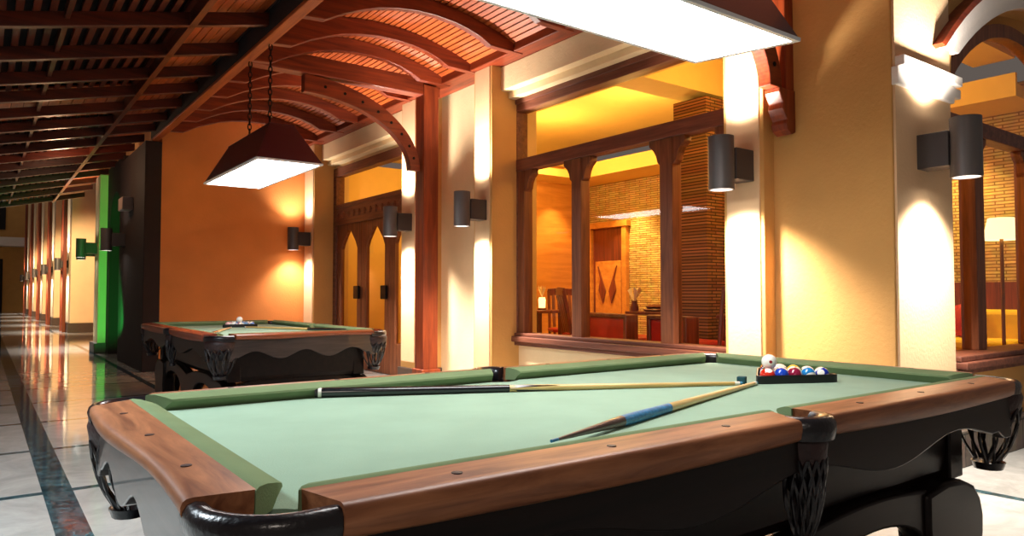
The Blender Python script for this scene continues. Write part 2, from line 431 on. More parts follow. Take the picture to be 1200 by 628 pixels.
# planked strip beside the main beam, and a planked bay further down the slope
v = MB(); x = 1.43
while x < 1.98:
    v.prism([(x, rz(x) + .145), (x + .075, rz(x + .075) + .145), (x + .075, rz(x + .075) + .165), (x, rz(x) + .165)], 'Y', .5, 21.0); x += .083
x = .0
while x < 1.36:
    v.prism([(x, rz(x) + .145), (x + .11, rz(x + .11) + .145), (x + .11, rz(x + .11) + .165), (x, rz(x) + .165)], 'Y', 9.1, 10.75); x += .118
struct(v.build('ceiling_planks', M['board'], smooth=0))
v = MB(); x = -3.2; 
while x < 1.36:
    for ya, yb in ((.5, 9.02), (10.85, 21.0)):
        v.prism([(x, rz(x) + .115), (x + .05, rz(x + .05) + .115), (x + .05, rz(x + .05) + .165), (x, rz(x) + .165)], 'Y', ya, yb)
    x += .105
struct(v.build('ceiling_slats', M['wood_darkY'], smooth=0))
# purlins
for k, px in enumerate((1.36, .47, -.45, -1.4, -2.4)):
    d0, pw = (.0, .06) if k == 0 else (.055, .035)
    struct(MB().prism([(px, rz(px) + d0), (px + pw, rz(px + pw) + d0), (px + pw, rz(px + pw) + .15), (px, rz(px) + .15)], 'Y', .5, 21).build('trim_%d' % (11 + k), M['wood_darkY'], smooth=0))

# main beam
o = B(2.02, 2.11, .6, YO + .1, 3.475, 3.80).build('main_roof_beam', M['backing'], bevel=.006, smooth=0)  # near-black colour paints the unlit side of the timber
tag(o, 'long straight timber beam running down the hall between the vault and the slatted roof', 'beam')
B(2.015, 2.115, .6, YO + .1, 3.455, 3.49).build('lit_beam_edge', M['wood_beam'], o, bevel=.006, smooth=0)['label'] = 'lower edge of the beam, lamplight painted in orange'  # strip coloured as the lamplit underside of the same beam
# ribs
ordw = ['nearest', 'second nearest', 'third nearest', 'fourth nearest', 'fifth nearest', 'sixth nearest', 'seventh nearest', 'eighth nearest', 'ninth nearest', 'tenth nearest', 'eleventh nearest', 'twelfth nearest', 'thirteenth nearest', 'fourteenth nearest', 'fifteenth nearest']
ribs = [5.05, 5.84, 6.65, 7.26, 8.1, 8.85, 9.6, 10.35, 11.15]
for i, y in enumerate(ribs):
    up = [(x, max(ribz(x) + .12, vz(x) - .005)) for x, z in RIBP]
    P = RIBP + up[::-1]
    o = MB().prism(P, 'Y', y - .04, y + .04).build('curved_ceiling_rib', M['wood_red'], bevel=.006, smooth=0)
    if i == len(ribs) - 1: lab = 'curved red-brown ceiling rib farthest back, against the orange end wall'
    else: lab = 'curved red-brown ceiling rib, %s of the ribs under the boarded vault' % ordw[i]
    tag(o, lab, 'beam', 'curved ceiling ribs')
# rafters of the lean-to
ry = [4.0, 4.8, 5.6, 6.42, 7.37, 8.25, 9.05, 9.9, 10.78, 11.6, 12.5, 13.4, 14.3, 15.3, 16.4, 17.6, 19.0, 20.6]
shown = 0
for i, y in enumerate(ry):
    P = [(-3.4, rz(-3.4)), (2.02, rz(2.02)), (2.02, rz(2.02) + .115), (-3.4, rz(-3.4) + .115)]
    o = MB().prism(P, 'Y', y - .035, y + .035).build('roof_rafter', M['wood_dark'], bevel=.005, smooth=0)
    lab = ['nearest', 'second', 'third', 'fourth', 'fifth', 'sixth', 'seventh', 'eighth', 'ninth', 'tenth', 'eleventh', 'twelfth', 'thirteenth', 'fourteenth', 'fifteenth', 'sixteenth', 'seventeenth'][min(i, 16)]
    tag(o, 'dark sloping rafter under the slatted corridor roof, ' + ('farthest one, above the corridor piers' if i == len(ry) - 1 else 'nearest of all' if i == 0 else lab + ' from the near end'), 'rafter', 'corridor roof rafters')

# truss at the timber column
def truss(yc, name, braced, lab_beam, lab_brace, xe, zlow):
    o = B(2.05, xe + .25, yc - .08, yc + .08, 3.50, 3.70).build('cross_beam', M['wood_red'], bevel=.01, smooth=0)
    tag(o, lab_beam, 'beam')
    # curved brace: quarter ellipse in the xz plane
    ax, az = xe - 2.72, 3.47 - zlow
    def el(ra, rb, n=48): return [(2.72 + ra * math.sin(PI / 2 * i / n), zlow + rb * math.cos(PI / 2 * i / n)) for i in range(n + 1)]
    P = el(ax, az + .03) + el(ax - .13, az - .16)[::-1]
    root = thing('curved_brace', lab_brace, 'brace', (0, 0, 0))
    MB().prism(P, 'Y', yc - .05, yc + .05).build('brace_arm', M['wood_red'], root, bevel=.006, smooth=0)
    for i in range(2, 18, 2):
        a = PI / 2 * i / 18
        cx, cz = 2.72 + (ax - .065) * math.sin(a), zlow + (az - .065) * math.cos(a)
        mm = Matrix.Translation((cx, yc - .052, cz)) @ Matrix.Rotation(PI / 2, 4, 'X')
        MB().lathe([(.017, -.006), (.017, .004), (.008, .009)], n=10, M=mm).build('bolt', M['iron'], root)
truss(7.45, 'a', True, 'horizontal red-brown cross beam resting on the timber column', 'curved bolted timber brace rising from the column to the cross beam', 4.12, 2.60)
truss(2.86, 'b', True, 'horizontal cross beam above the near billiard lamp', 'curved timber brace resting on the carved corbel of the corner pier', 4.36, 2.56)
o = thing('timber_column', 'tall square red-brown timber column between the window and the glazed doors', 'column', (4.24, 7.45, 0))
B(-.10, .10, -.10, .10, 0, 3.62).build('shaft', M['wood_redZ'], o, bevel=.01, smooth=0)
B(-.125, .125, -.125, .125, 0, .28).build('column_base', M['wood_redZ'], o, bevel=.01, smooth=0)
# carved corbel under the near brace
o = thing('carved_corbel', 'carved reddish timber corbel with post on the corner pier under the brace', 'corbel', (4.5, 2.86, 2.25))
B(-.10, 0, -.05, .05, .31, 1.25).build('wall_post', M['wood_redZ'], o, bevel=.006, smooth=0)
prof = [(0, .02), (-.05, 0), (-.10, .03), (-.115, .07), (-.10, .10), (-.125, .13), (-.15, .17), (-.14, .21), (-.16, .24), (-.185, .28), (-.185, .31), (0, .31)]
MB().prism(prof, 'Y', -.06, .06).build('scroll_block', M['wood_redZ'], o, bevel=.008, smooth=0)
o.children[1].location.x = 0

# ---- window 1
def sheetx(x, y0, y1, z0, z1, par):
    return MB().add([(x, y0, z0), (x, y1, z0), (x, y1, z1), (x, y0, z1)], [(0, 3, 2, 1)]).build('glass_pane', M['glass'], par, smooth=0)
W1 = sempty('window_1', (WX, 0, 0))
def wb(x0, x1, y0, y1, z0, z1, name, mat, par=W1, bev=.006): return B(x0, x1, y0, y1, z0, z1).build(name, M[mat], par, bevel=bev, smooth=0)
ya, yb = 3.31, 6.40
f = MB()
f.box(-.03, .12, ya, yb, 3.16, 3.28); f.box(-.03, .12, yb - .11, yb, .70, 3.16); f.box(-.03, .12, ya, ya + .11, .70, 3.16); f.box(-.05, .02, ya, yb, 3.24, 3.30)
f.build('window_frame', M['win_wood'], W1, bevel=.008, smooth=0)
f = MB(); f.box(-.10, .14, ya, yb, .64, .70); f.box(-.06, .14, ya, yb, .70, .735); f.box(-.06, .0, ya, yb, .60, .64)
f.build('window_sill', M['win_wood'], W1, bevel=.008, smooth=0)
wb(-.035, .10, ya, yb, 2.50, 2.63, 'transom_bar', 'win_wood')
mull = [6.25, 5.33, 4.17, 3.46]
for y in mull:
    hw = .07
    wb(-.02, .10, y - hw, y + hw, .73, 2.5, 'mullion', 'win_woodZ')
    for s in (-1, 1):
        P = [(y + s * hw, 2.5), (y + s * (hw + .13), 2.5), (y + s * (hw + .13), 2.45), (y + s * (hw + .08), 2.41), (y + s * (hw + .05), 2.36), (y + s * (hw + .035), 2.30), (y + s * hw, 2.27)]
        MB().prism(P, 'X', -.01, .08).build('mullion_bracket', M['win_woodZ'], W1, bevel=.004, smooth=0)
edges = [6.32] + mull + [3.38]
for a, b in zip(mull, mull[1:]):
    sheetx(.05, b + .06, a - .06, .72, 2.52, W1)
sheetx(.05, ya + .09, yb - .09, 2.62, 3.18, W1)

# ---- doors in the second opening
D1 = sempty('door_1', (WX, 0, 0))
f = MB()
f.box(-.03, .12, 8.36, 11.42, 3.10, 3.24); f.box(-.03, .12, 11.30, 11.42, 0, 3.1); f.box(-.03, .12, 8.36, 8.48, 0, 3.1)
f.build('door_frame', M['win_wood'], D1, bevel=.008, smooth=0)
f = MB(); f.box(-.02, .10, 8.48, 11.30, 2.28, 2.62); f.box(-.045, .10, 8.48, 11.30, 2.56, 2.62); f.box(-.04, .1, 8.48, 11.30, 2.28, 2.32)
for i in range(14): f.lathe([(.06, -.012), (.05, .012), (.02, .02)], n=12, M=Matrix.Translation((-.02, 8.62 + i * .2, 2.44)) @ Matrix.Rotation(-PI / 2, 4, 'Y'))
f.build('carved_header', M['win_wood'], D1, bevel=.004, smooth=0)
sheetx(.04, 8.46, 11.32, 2.6, 3.12, D1)
def leaf(y0, y1, name, handle):
    gl0, gl1 = y0 + .16, y1 - .16; yc = (y0 + y1) / 2
    top = 2.2
    g = [(gl0, .45), (gl0, top - .32), (gl0 + .06, top - .22), (yc - .05, top - .02), (yc + .05, top - .02), (gl1 - .06, top - .22), (gl1, top - .32), (gl1, .45)]
    m = MB()
    # frame drawn as left, right, bottom and shaped top
    m.box(0, .06, y0, gl0, 0, 2.28); m.box(0, .06, gl1, y1, 0, 2.28); m.box(0, .06, gl0, gl1, 0, .45)
    m.prism([(gl0, 2.28), (gl0, top - .32), (gl0 + .06, top - .22), (yc - .05, top - .02), (yc + .05, top - .02), (gl1 - .06, top - .22), (gl1, top - .32), (gl1, 2.28)], 'X', 0, .06)
    L = m.build('door_leaf', M['win_woodZ'], D1, bevel=.004, smooth=0)
    MB().add([(.028, p, q) for p, q in g], [list(range(len(g)))]).build('door_pane', M['glass'], L, smooth=0)
    if handle:
        yh = handle
        hd = MB().box(-.05, -.01, yh - .085, yh + .085, 1.08, 1.28)
        hd.build('push_plate', M['iron'], L, bevel=.01, smooth=0)
leaf(10.36, 11.30, 'l', 10.47); leaf(9.40, 10.35, 'm', 9.52); leaf(8.48, 9.39, 'r', None)

# ---- arched window on the right
W2 = sempty('window_2', (0, 2.36, 0))
RW = RI - .10
f = MB()
P = arc(RI, JX0, JX1); Q = arc(RI - .11, JX0, JX1)
f.prism(P + Q[::-1], 'Y', -.05, .06)
f.box(JX0 + .0, JX0 + .08, -.05, .06, .7, 2.42); f.box(JX1 - .08, JX1, -.05, .06, .7, 2.42)
f.build('window_frame', M['win_woodZ'], W2, smooth=0)
wb(JX0, JX1, -.05, .07, 2.38, 2.50, 'transom_bar', 'win_wood', W2)
f = MB(); f.box(JX0 - .0, JX1, -.26, .07, .64, .69); f.box(JX0, JX1, -.22, .07, .69, .73); f.box(JX0, JX1, -.2, -.14, .60, .64)
f.build('window_sill', M['win_wood'], W2, bevel=.008, smooth=0)
for x in (6.20, 7.32):
    wb(x - .08, x + .08, -.05, .07, .73, 2.38, 'mullion', 'win_woodZ', W2)
    for s in (-1, 1):
        P = [(x + s * .08, 2.38), (x + s * .2, 2.38), (x + s * .2, 2.34), (x + s * .13, 2.28), (x + s * .11, 2.2), (x + s * .08, 2.17)]
        MB().prism(P, 'Y', -.03, .05).build('mullion_bracket', M['win_woodZ'], W2, bevel=.004, smooth=0)
MB().add([(JX0, .0, .72), (JX1, .0, .72), (JX1, .0, 2.4), (JX0, .0, 2.4)], [(0, 1, 2, 3)]).build('glass_pane', M['glass'], W2, smooth=0)
g = [(p, 0, q) for p, q in [(JX0 + .1, 2.48), (JX1 - .1, 2.48)] + arc(RI - .08, JX0 + .16, JX1 - .16)[::-1]]
MB().add(g, [list(range(len(g)))]).build('glass_pane', M['glass'], W2, smooth=0)

# ------------------------------------------------------------------ corridor beyond the orange wall
# wall with a green lit arched recess, then piers
m = MB()
yy0, yy1, zs = 14.35, 15.75, 2.35; rc = (yy1 - yy0) / 2; yc = (yy0 + yy1) / 2
ar = [(yc - rc * math.cos(PI * i / 20), zs + rc * math.sin(PI * i / 20)) for i in range(21)]
m.prism([(14.2, 0), (yy0, 0)] + ar + [(yy1, 0), (16.1, 0), (16.1, 3.6), (14.2, 3.6)], 'X', 1.98, 2.5)
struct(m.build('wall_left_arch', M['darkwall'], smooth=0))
struct(B(1.84, 2.5, 16.1, 16.75, 0, 3.5).build('wall_corridor_pier', M['cream'], bevel=.01, smooth=0))
struct(B(1.78, 2.5, 16.04, 16.8, 0, .2).build('baseboard_corridor', M['plinthd'], bevel=.01, smooth=0))
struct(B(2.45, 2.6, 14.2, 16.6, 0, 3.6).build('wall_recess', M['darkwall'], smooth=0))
struct(B(2.85, 3.1, 12.1, 56, 0, 6.5).build('wall_corridor', M['orange'], smooth=0))
struct(B(1.95, 2.5, 17.4, 17.75, 0, 3.5).build('trim_20', M['gold'], bevel=.01, smooth=0))
piers = [25, 31, 37, 43, 49]
for k, y in enumerate(piers):
    o = struct(B(2.14, 2.86, y, y + 1.7, .28, 6.5).build('wall_pier_%d' % (k + 1), M['cream'], bevel=.01, smooth=0))
    B(2.08, 2.86, y - .05, y + 1.75, 0, .28).build('pier_base', M['plinthd'], o, bevel=.01, smooth=0)
    t = struct(B(2.40, 2.86, y + 3.2, y + 3.65, .3, 6.5).build('trim_%d' % (21 + k), M['gold'], bevel=.01, smooth=0))
    B(2.36, 2.86, y + 3.16, y + 3.69, 0, .3).build('pier_base', M['plinthd'], t, smooth=0)
    for dy in (.5, 1.25, 2.6):
        c = B(1.98 if dy < 2 else 2.22, 2.07 if dy < 2 else 2.34, y + dy, y + dy + .14, 0, 6.3).build('corridor_post', M['wood_redZ'], bevel=.01, smooth=0)
        tag(c, 'slim dark timber post in the row along the far corridor piers', 'post', 'corridor timber posts')
# far building at the end of the corridor
struct(B(-9, 4, 57, 57.4, 0, 9).build('wall_far', M['gold'], smooth=0))
struct(B(-9, 3, 55.6, 57, 4.2, 4.75).build('trim_30', M['white'], smooth=0))
struct(B(-.2, 1.1, 56.9, 57.0, 0, 3.4).build('door_2', M['backing'], smooth=0))
struct(B(-2.0, 1.2, 56.9, 57.0, 5.3, 7.6).build('window_3', M['backing'], smooth=0))

# ------------------------------------------------------------------ RESTAURANT behind the windows
IZ = .2
struct(B(4.99, 9.0, 2.55, 13, 0, IZ).build('floor_restaurant', M['i_floor'], smooth=0))
struct(B(8.4, 8.6, 2.5, 9.6, 0, 3.3).build('wall_stone', M['i_stone'], smooth=0))
struct(B(4.99, 6.55, 9.2, 9.3, 0, 3.3).build('wall_panel_plain', M['i_ceil'], smooth=0))
struct(B(6.55, 8.4, 9.2, 9.3, 0, 3.3).build('wall_panel', M['i_wood'], smooth=0))
struct(B(4.99, 8.6, 12.6, 12.8, 0, 3.6).build('wall_restaurant_back', M['i_ceil'], smooth=0))
struct(B(8.4, 8.6, 9.6, 12.8, 0, 3.6).build('wall_restaurant_side', M['i_ceil'], smooth=0))
struct(B(8.38, 8.4, 2.55, 4.9, IZ, 1.28).build('trim_31', M['i_dark'], smooth=0))
struct(B(6.25, 6.68, 4.95, 5.4, 0, 3.3).build('wall_brick_pier', M['i_brick'], smooth=0))
c = MB(); c.box(4.99, 8.6, 2.55, 12.8, 3.75, 3.85)
c.box(4.99, 5.35, 2.55, 12.8, 3.35, 3.75); c.box(7.7, 8.4, 2.55, 12.8, 3.0, 3.12); c.box(7.7, 7.74, 2.55, 12.8, 3.12, 3.22)
c.box(5.35, 7.7, 8.6, 9.2, 3.0, 3.12); c.box(5.35, 7.7, 5.0, 5.4, 3.35, 3.75); c.box(5.35, 7.7, 2.55, 2.9, 3.35, 3.75)
struct(c.build('ceiling_restaurant', M['i_ceil'], smooth=0))
# niche with carved door in the stone wall
o = sempty('door_3', (8.4, 8.66, IZ))
f = MB(); f.box(-.08, 0, -.46, -.36, 0, 2.08); f.box(-.08, 0, .36, .46, 0, 2.08); f.box(-.10, 0, -.5, .5, 2.05, 2.15)
f.build('door_frame', M['i_wood'], o, bevel=.006, smooth=0)
B(-.02, 0, -.36, .36, 0, 2.05).build('door_leaf', M['i_dark'], o, smooth=0)
B(-.035, 0, -.30, .30, .1, 1.5).build('door_panel', M['i_wood'], o, bevel=.006, smooth=0)
f = MB()
for s in (-1, 1):
    f.prism([(s * .04, 1.0), (s * .22, 1.42), (s * .16, 1.2), (s * .20, 1.02), (s * .10, .8)], 'X', -.06, -.03)
f.build('carving', M['i_dark'], o, smooth=0)

def chair(name, label, loc, rz_):
    r = thing(name, label, 'chair', loc, rz_, 'restaurant chairs')
    B(-.22, .22, -.21, .21, .42, .47).build('seat', M['i_red'], r, bevel=.015)
    for sx in (-1, 1):
        MB().tube([(sx * .19, -.18, 0), (sx * .19, -.18, .43)], .02, 8, up=(1, 0, 0)).build('leg', M['i_dark'], r)
        MB().tube([(sx * .19, .20, 0), (sx * .19, .19, .45), (sx * .19, .24, .8), (sx * .19, .29, 1.0)], .021, 8, up=(1, 0, 0)).build('leg', M['i_dark'], r)
    m = MB(); m.sweep([(-.2, .285, .98), (0, .305, .99), (.2, .285, .98)], [(-.012, -.05), (.012, -.05), (.012, .05), (-.012, .05)])
    for k in range(4):
        x = -.12 + .08 * k; m.sweep([(x, .2, .48), (x, .25, .75), (x, .29, .95)], [(-.022, -.008), (.022, -.008), (.022, .008), (-.022, .008)], up=(0, 1, 0))
    m.build('backrest', M['i_dark'], r, bevel=.004)
    return r
chair('restaurant_chair', 'dark wooden restaurant chair at the right edge of the big window, beside the pilaster', (5.36, 4.02, IZ), -1.4)
chair('restaurant_chair', 'dark wooden restaurant chair just right of the left window mullion', (6.02, 6.68, IZ), 1.1)
chair('restaurant_chair', 'dark wooden restaurant chair left of the left window mullion, by the candle table', (6.70, 7.80, IZ), -.5)
def itable(label, loc, w, d):
    r = thing('restaurant_table', label, 'table', loc, 0, 'restaurant tables')
    B(-w / 2, w / 2, -d / 2, d / 2, .70, .74).build('tabletop', M['i_dark'], r, bevel=.008)
    for sx in (-1, 1):
        for sy in (-1, 1): B(sx * (w / 2 - .06) - .03, sx * (w / 2 - .06) + .03, sy * (d / 2 - .06) - .03, sy * (d / 2 - .06) + .03, 0, .70).build('leg', M['i_dark'], r)
    return r
itable('dark wooden restaurant table with a glowing candle lantern, seen through the left pane', (6.0, 7.65, IZ), .7, .6)
itable('dark wooden restaurant table with folded napkins, seen through the middle pane', (6.95, 5.98, IZ), .9, .9)
itable('dark wooden restaurant table seen through the right pane, behind the red booth', (6.5, 4.42, IZ), .7, .7)
def bench(label, loc, L, rz_=0):
    r = thing('booth_bench', label, 'bench', loc, rz_, 'red booth benches')
    B(-L / 2, L / 2, -.25, .25, 0, .40).build('bench_base', M['i_dark'], r, bevel=.01)
    B(-L / 2, L / 2, -.25, .22, .40, .50).build('seat_cushion', M['i_red'], r, bevel=.03)
    B(-L / 2, L / 2, -.30, -.2, .12, .70).build('backrest', M['i_red'], r, bevel=.02)
    B(-L / 2 - .02, L / 2 + .02, -.32, -.18, .70, .745).build('top_rail', M['i_dark'], r, bevel=.01)
    for s in (-1, 1): B(s * L / 2 - .03, s * L / 2 + .03, -.32, -.17, 0, .74).build('end_post', M['i_dark'], r, bevel=.008)
bench('red upholstered booth bench with dark top rail behind the middle pane', (5.80, 5.72, IZ), 1.0, -PI / 2 - .25)
bench('red upholstered booth bench with dark top rail behind the right pane', (5.72, 4.72, IZ), .62, -PI / 2 - .25)
def napkins(label, loc):
    r = thing('napkin_vase', label, 'vase', loc, 0)
    MB().lathe([(.05, 0), (.055, .05), (.035, .10), (.04, .13)], n=14).build('vase', M['i_dark'], r)
    m = MB()
    for a in range(5):
        t = a * 2 * PI / 5
        m.add([(0, 0, .1), (.07 * math.cos(t), .07 * math.sin(t), .30), (.09 * math.cos(t + .7), .09 * math.sin(t + .7), .26)], [(0, 1, 2)])
    m.build('napkin', M['linen'], r, smooth=0)
napkins('white folded napkins standing in a dark vase on the middle restaurant table', (6.58, 6.34, IZ + .74))
r = thing('candle_lantern', 'small glowing candle lantern on the table behind the left pane', 'lantern', (6.08, 7.56, IZ + .74))
MB().lathe([(.06, 0), (.065, .02), (.05, .03)], n=14).build('lantern_base', M['i_dark'], r)
MB().lathe([(.045, .03), (.05, .14), (.04, .17)], n=14).build('candle_glass', M['candle'], r)
m = MB()
for a in range(6):
    t = a * 2 * PI / 6
    m.add([(0, 0, .17), (.06 * math.cos(t), .06 * math.sin(t), .33), (.05 * math.cos(t + .8), .05 * math.sin(t + .8), .27)], [(0, 1, 2)])
m.build('paper_petals', M['linen'], r, smooth=0)
r = thing('serving_stack', 'dark folded cloth and dishes stacked on the middle restaurant table', 'dishes', (6.72, 6.1, IZ + .74))
MB().lathe([(.14, 0), (.17, .02), (.15, .035)], n=18).build('dish', M['i_dark'], r)
MB().lathe([(.11, .035), (.14, .06), (.05, .09)], n=18).build('cover', M['i_dark'], r)
# lounge in the arched window
r = thing('lounge_sofa', 'yellow upholstered sofa against the panelled wall inside the arched window', 'sofa', (8.0, 3.70, IZ))
B(-.30, .36, -1.1, 1.1, 0, .40).build('sofa_base', M['i_yellow'], r, bevel=.03)
B(.14, .36, -1.1, 1.1, .40, .80).build('sofa_back', M['i_yellow'], r, bevel=.05)
B(-.31, .14, -1.08, 1.08, .40, .52).build('seat_cushion', M['i_yellow'], r, bevel=.04)
for k, (y, c) in enumerate(((3.14, 'end of the sofa'), (3.75, 'far side of the sofa'))):
    o = MB().sphere((0, 0, 0), .2, 20, 12, (.4, 1, .85)).build('throw_cushion', M['i_red'])
    o.location = (7.98, y, IZ + .69); o.rotation_euler = (0, .25, 0)
    tag(o, 'red throw cushion leaning on the %s' % ('near right end of the yellow sofa' if k == 0 else 'left part of the yellow sofa'), 'cushion', 'red sofa cushions')
r = thing('floor_lamp', 'floor lamp with pale conical shade inside the arched window', 'lamp', (7.5, 2.625, IZ))
MB().lathe([(.13, 0), (.13, .02), (.03, .04)], n=20).build('lamp_base', M['brass'], r)
MB().tube([(0, 0, .03), (0, 0, 1.55)], .016, 10, up=(1, 0, 0)).build('pole', M['brass'], r)
MB().lathe([(.15, 1.45), (.105, 1.65)], n=28, caps=False).build('lamp_shade', M['i_shade'], r)

# ------------------------------------------------------------------ SCONCES
def sconce_proto():
    r = thing('wall_sconce', '', 'wall lamp')       # local -x points away from the wall
    B(-.20, 0, -.075, .075, -.11, .11).build('bracket', M['sconce_dk'], r, bevel=.006, smooth=0)
    R, H = .088, .185
    MB().lathe([(R - .012, -H + .03), (R - .012, -H), (R, -H), (R, H), (R - .012, H), (R - .012, H - .03)], c=(-.27, 0, 0), n=32, caps=False).build('cylinder_shade', M['sconce'], r, smooth=40)
    for s, nm in ((-1, 'lower_lens'), (1, 'upper_lens')):
        MB().lathe([(.003, s * (H - .025)), (R - .01, s * (H - .025))], c=(-.27, 0, 0), n=24, caps=False).build(nm, M['lens'], r, smooth=0)
    return r
def spot(loc, target, power, ang, col=(1, .90, .80), blend=.5, rad=.05):
    l = bpy.data.lights.new('spot', 'SPOT'); l.energy = power; l.spot_size = ang; l.spot_blend = blend; l.color = col; l.shadow_soft_size = rad
    o = bpy.data.objects.new('spot_light', l); COL.objects.link(o); o.location = loc
    d = Vector(target) - Vector(loc); o.rotation_euler = d.to_track_quat('-Z', 'Y').to_euler()
    return o
SZ = 2.06
sp0 = sconce_proto()
sc = [
    (PX - .012, 3.12, 0, 'grey up-and-down cylinder sconce on the pilaster at the right end of the big window', 1),
    (PX - .012, 6.45, 0, 'grey up-and-down cylinder sconce on the pilaster at the left end of the big window', 1),
    (PX - .012, 8.12, 0, 'grey up-and-down cylinder sconce left of the timber column, in front of the glazed doors', 1),
    (PX - .012, 11.6, 0, 'grey cylinder sconce in the corner beside the orange wall', .3),
    (4.86, 2.15, PI / 2, 'grey cylinder sconce on the corner pier beside the arched window, farthest right', .75),
    (1.93, 13.6, 0, 'dark unlit-looking sconce on the dark wall beside the green arch', 0),
    (1.84, 16.45, 0, 'dark sconce on the green lit corridor pier', 0),
    (1.95, 17.58, 0, 'lit sconce on the narrow pilaster just past the green corridor pier', 1),
    (2.14, 25.9, 0, 'corridor sconce on the first wide cream pier past the green light', 1),
    (2.14, 31.9, 0, 'corridor sconce on the second wide cream pier past the green light', 1),
    (2.14, 37.9, 0, 'corridor sconce on the third wide cream pier past the green light', 1),
    (2.14, 43.9, 0, 'corridor sconce on the fourth wide cream pier past the green light', 1),
    (2.14, 49.9, 0, 'farthest corridor sconce, on the last cream pier', 1),
]
SP_DN, SP_UP = 430, 270
for i, (x, y, rot, lab, pw) in enumerate(sc):
    o = sp0 if i == 0 else copy_tree(sp0)
    o.location = (x, y, SZ); o.rotation_euler = (0, 0, rot)
    tag(o, lab, 'wall lamp', 'cylinder wall sconces')
    lx, ly = x - .27 * math.cos(rot), y - .27 * math.sin(rot)
    wx, wy = x - .02 * math.cos(rot), y - .02 * math.sin(rot)
    far = 1 if y < 14 else .8
    if pw:
        spot((lx, ly, SZ - .19), (lx + (wx - lx) * .8, ly + (wy - ly) * .8, 0), SP_DN * pw * far, math.radians(118), blend=1.0)
        spot((lx, ly, SZ + .19), (lx + (wx - lx) * .8, ly + (wy - ly) * .8, 4.2), SP_UP * pw * far, math.radians(118), blend=1.0)
o = B(0, .16, -.2, .2, 0, .2).build('wall_box', M['speaker'], bevel=.01); o.location = (1.77, 13.0, 2.5)
tag(o, 'small pale box mounted high on the dark wall beside the green arch', 'box')

# ------------------------------------------------------------------ BILLIARD LAMPS
def billiard_lamp(label, loc, L, Wd, rz_, tilt, chzs, h=.40):
    r = thing('billiard_lamp', label, 'lamp', loc, rz_, 'billiard lamps')
    r.rotation_euler = (tilt, 0, rz_)
    a, b = L / 2, Wd / 2; a2, b2 = a - .22, b - .175
    def ring(x, y, z): return [Vector((-x, -y, z)), Vector((x, -y, z)), Vector((x, y, z)), Vector((-x, y, z))]
    m = MB(); m.rings([ring(a, b, .012), ring(a2, b2, h), ring(a2 - .01, b2 - .01, h - .012), ring(a - .014, b - .014, .012)], caps=False)
    m.rings([ring(a2, b2, h), ring(a2, b2, h + .012)])
    m.build('lamp_shade', M['shade'], r, smooth=0)
    m = MB(); m.rings([ring(a + .004, b + .004, 0), ring(a + .004, b + .004, .016), ring(a - .02, b - .02, .016), ring(a - .02, b - .02, 0), ring(a + .004, b + .004, 0)], caps=False)
    m.build('shade_rim', M['shade_rim'], r, smooth=0)
    MB().add(ring(a - .018, b - .018, .006), [(0, 3, 2, 1)]).build('diffuser', M['diffuser'], r, smooth=0)
    for sx, chz in zip((-1, 1), chzs):
        m = MB(); z = h + .012; k = 0; x = sx * .31
        m.tube([(x + .03 * math.cos(t * PI / 8), 0, h + .01 + .05 * math.sin(t * PI / 8)) for t in range(9)], .008, 6, up=(0, 1, 0))
        z = h + .06
        while z < chz:
            pts = []
            for t in range(10):
                q = 2 * PI * t / 10; dx, dz = .016 * math.cos(q), .034 * math.sin(q)
                pts.append((x + dx, 0, z + dz) if k % 2 else (x, dx, z + dz))
            m.tube(pts, .006, 5, up=(0, 1, 0) if k % 2 else (1, 0, 0), closed=True)
            z += .052; k += 1
        m.build('chain', M['iron'], r)
    return r
billiard_lamp('long maroon billiard lamp with white glowing underside, hanging over the near pool table at top', (1.925, 2.0, 2.265), 1.75, .56, 0, math.radians(5.2), (1.30, 1.41), .36)
billiard_lamp('maroon billiard lamp with glowing white underside on two chains over the far pool table', (2.10, 6.90, 2.28), 1.75, .57, PI / 2, 0, (1.17, 1.17), .36)

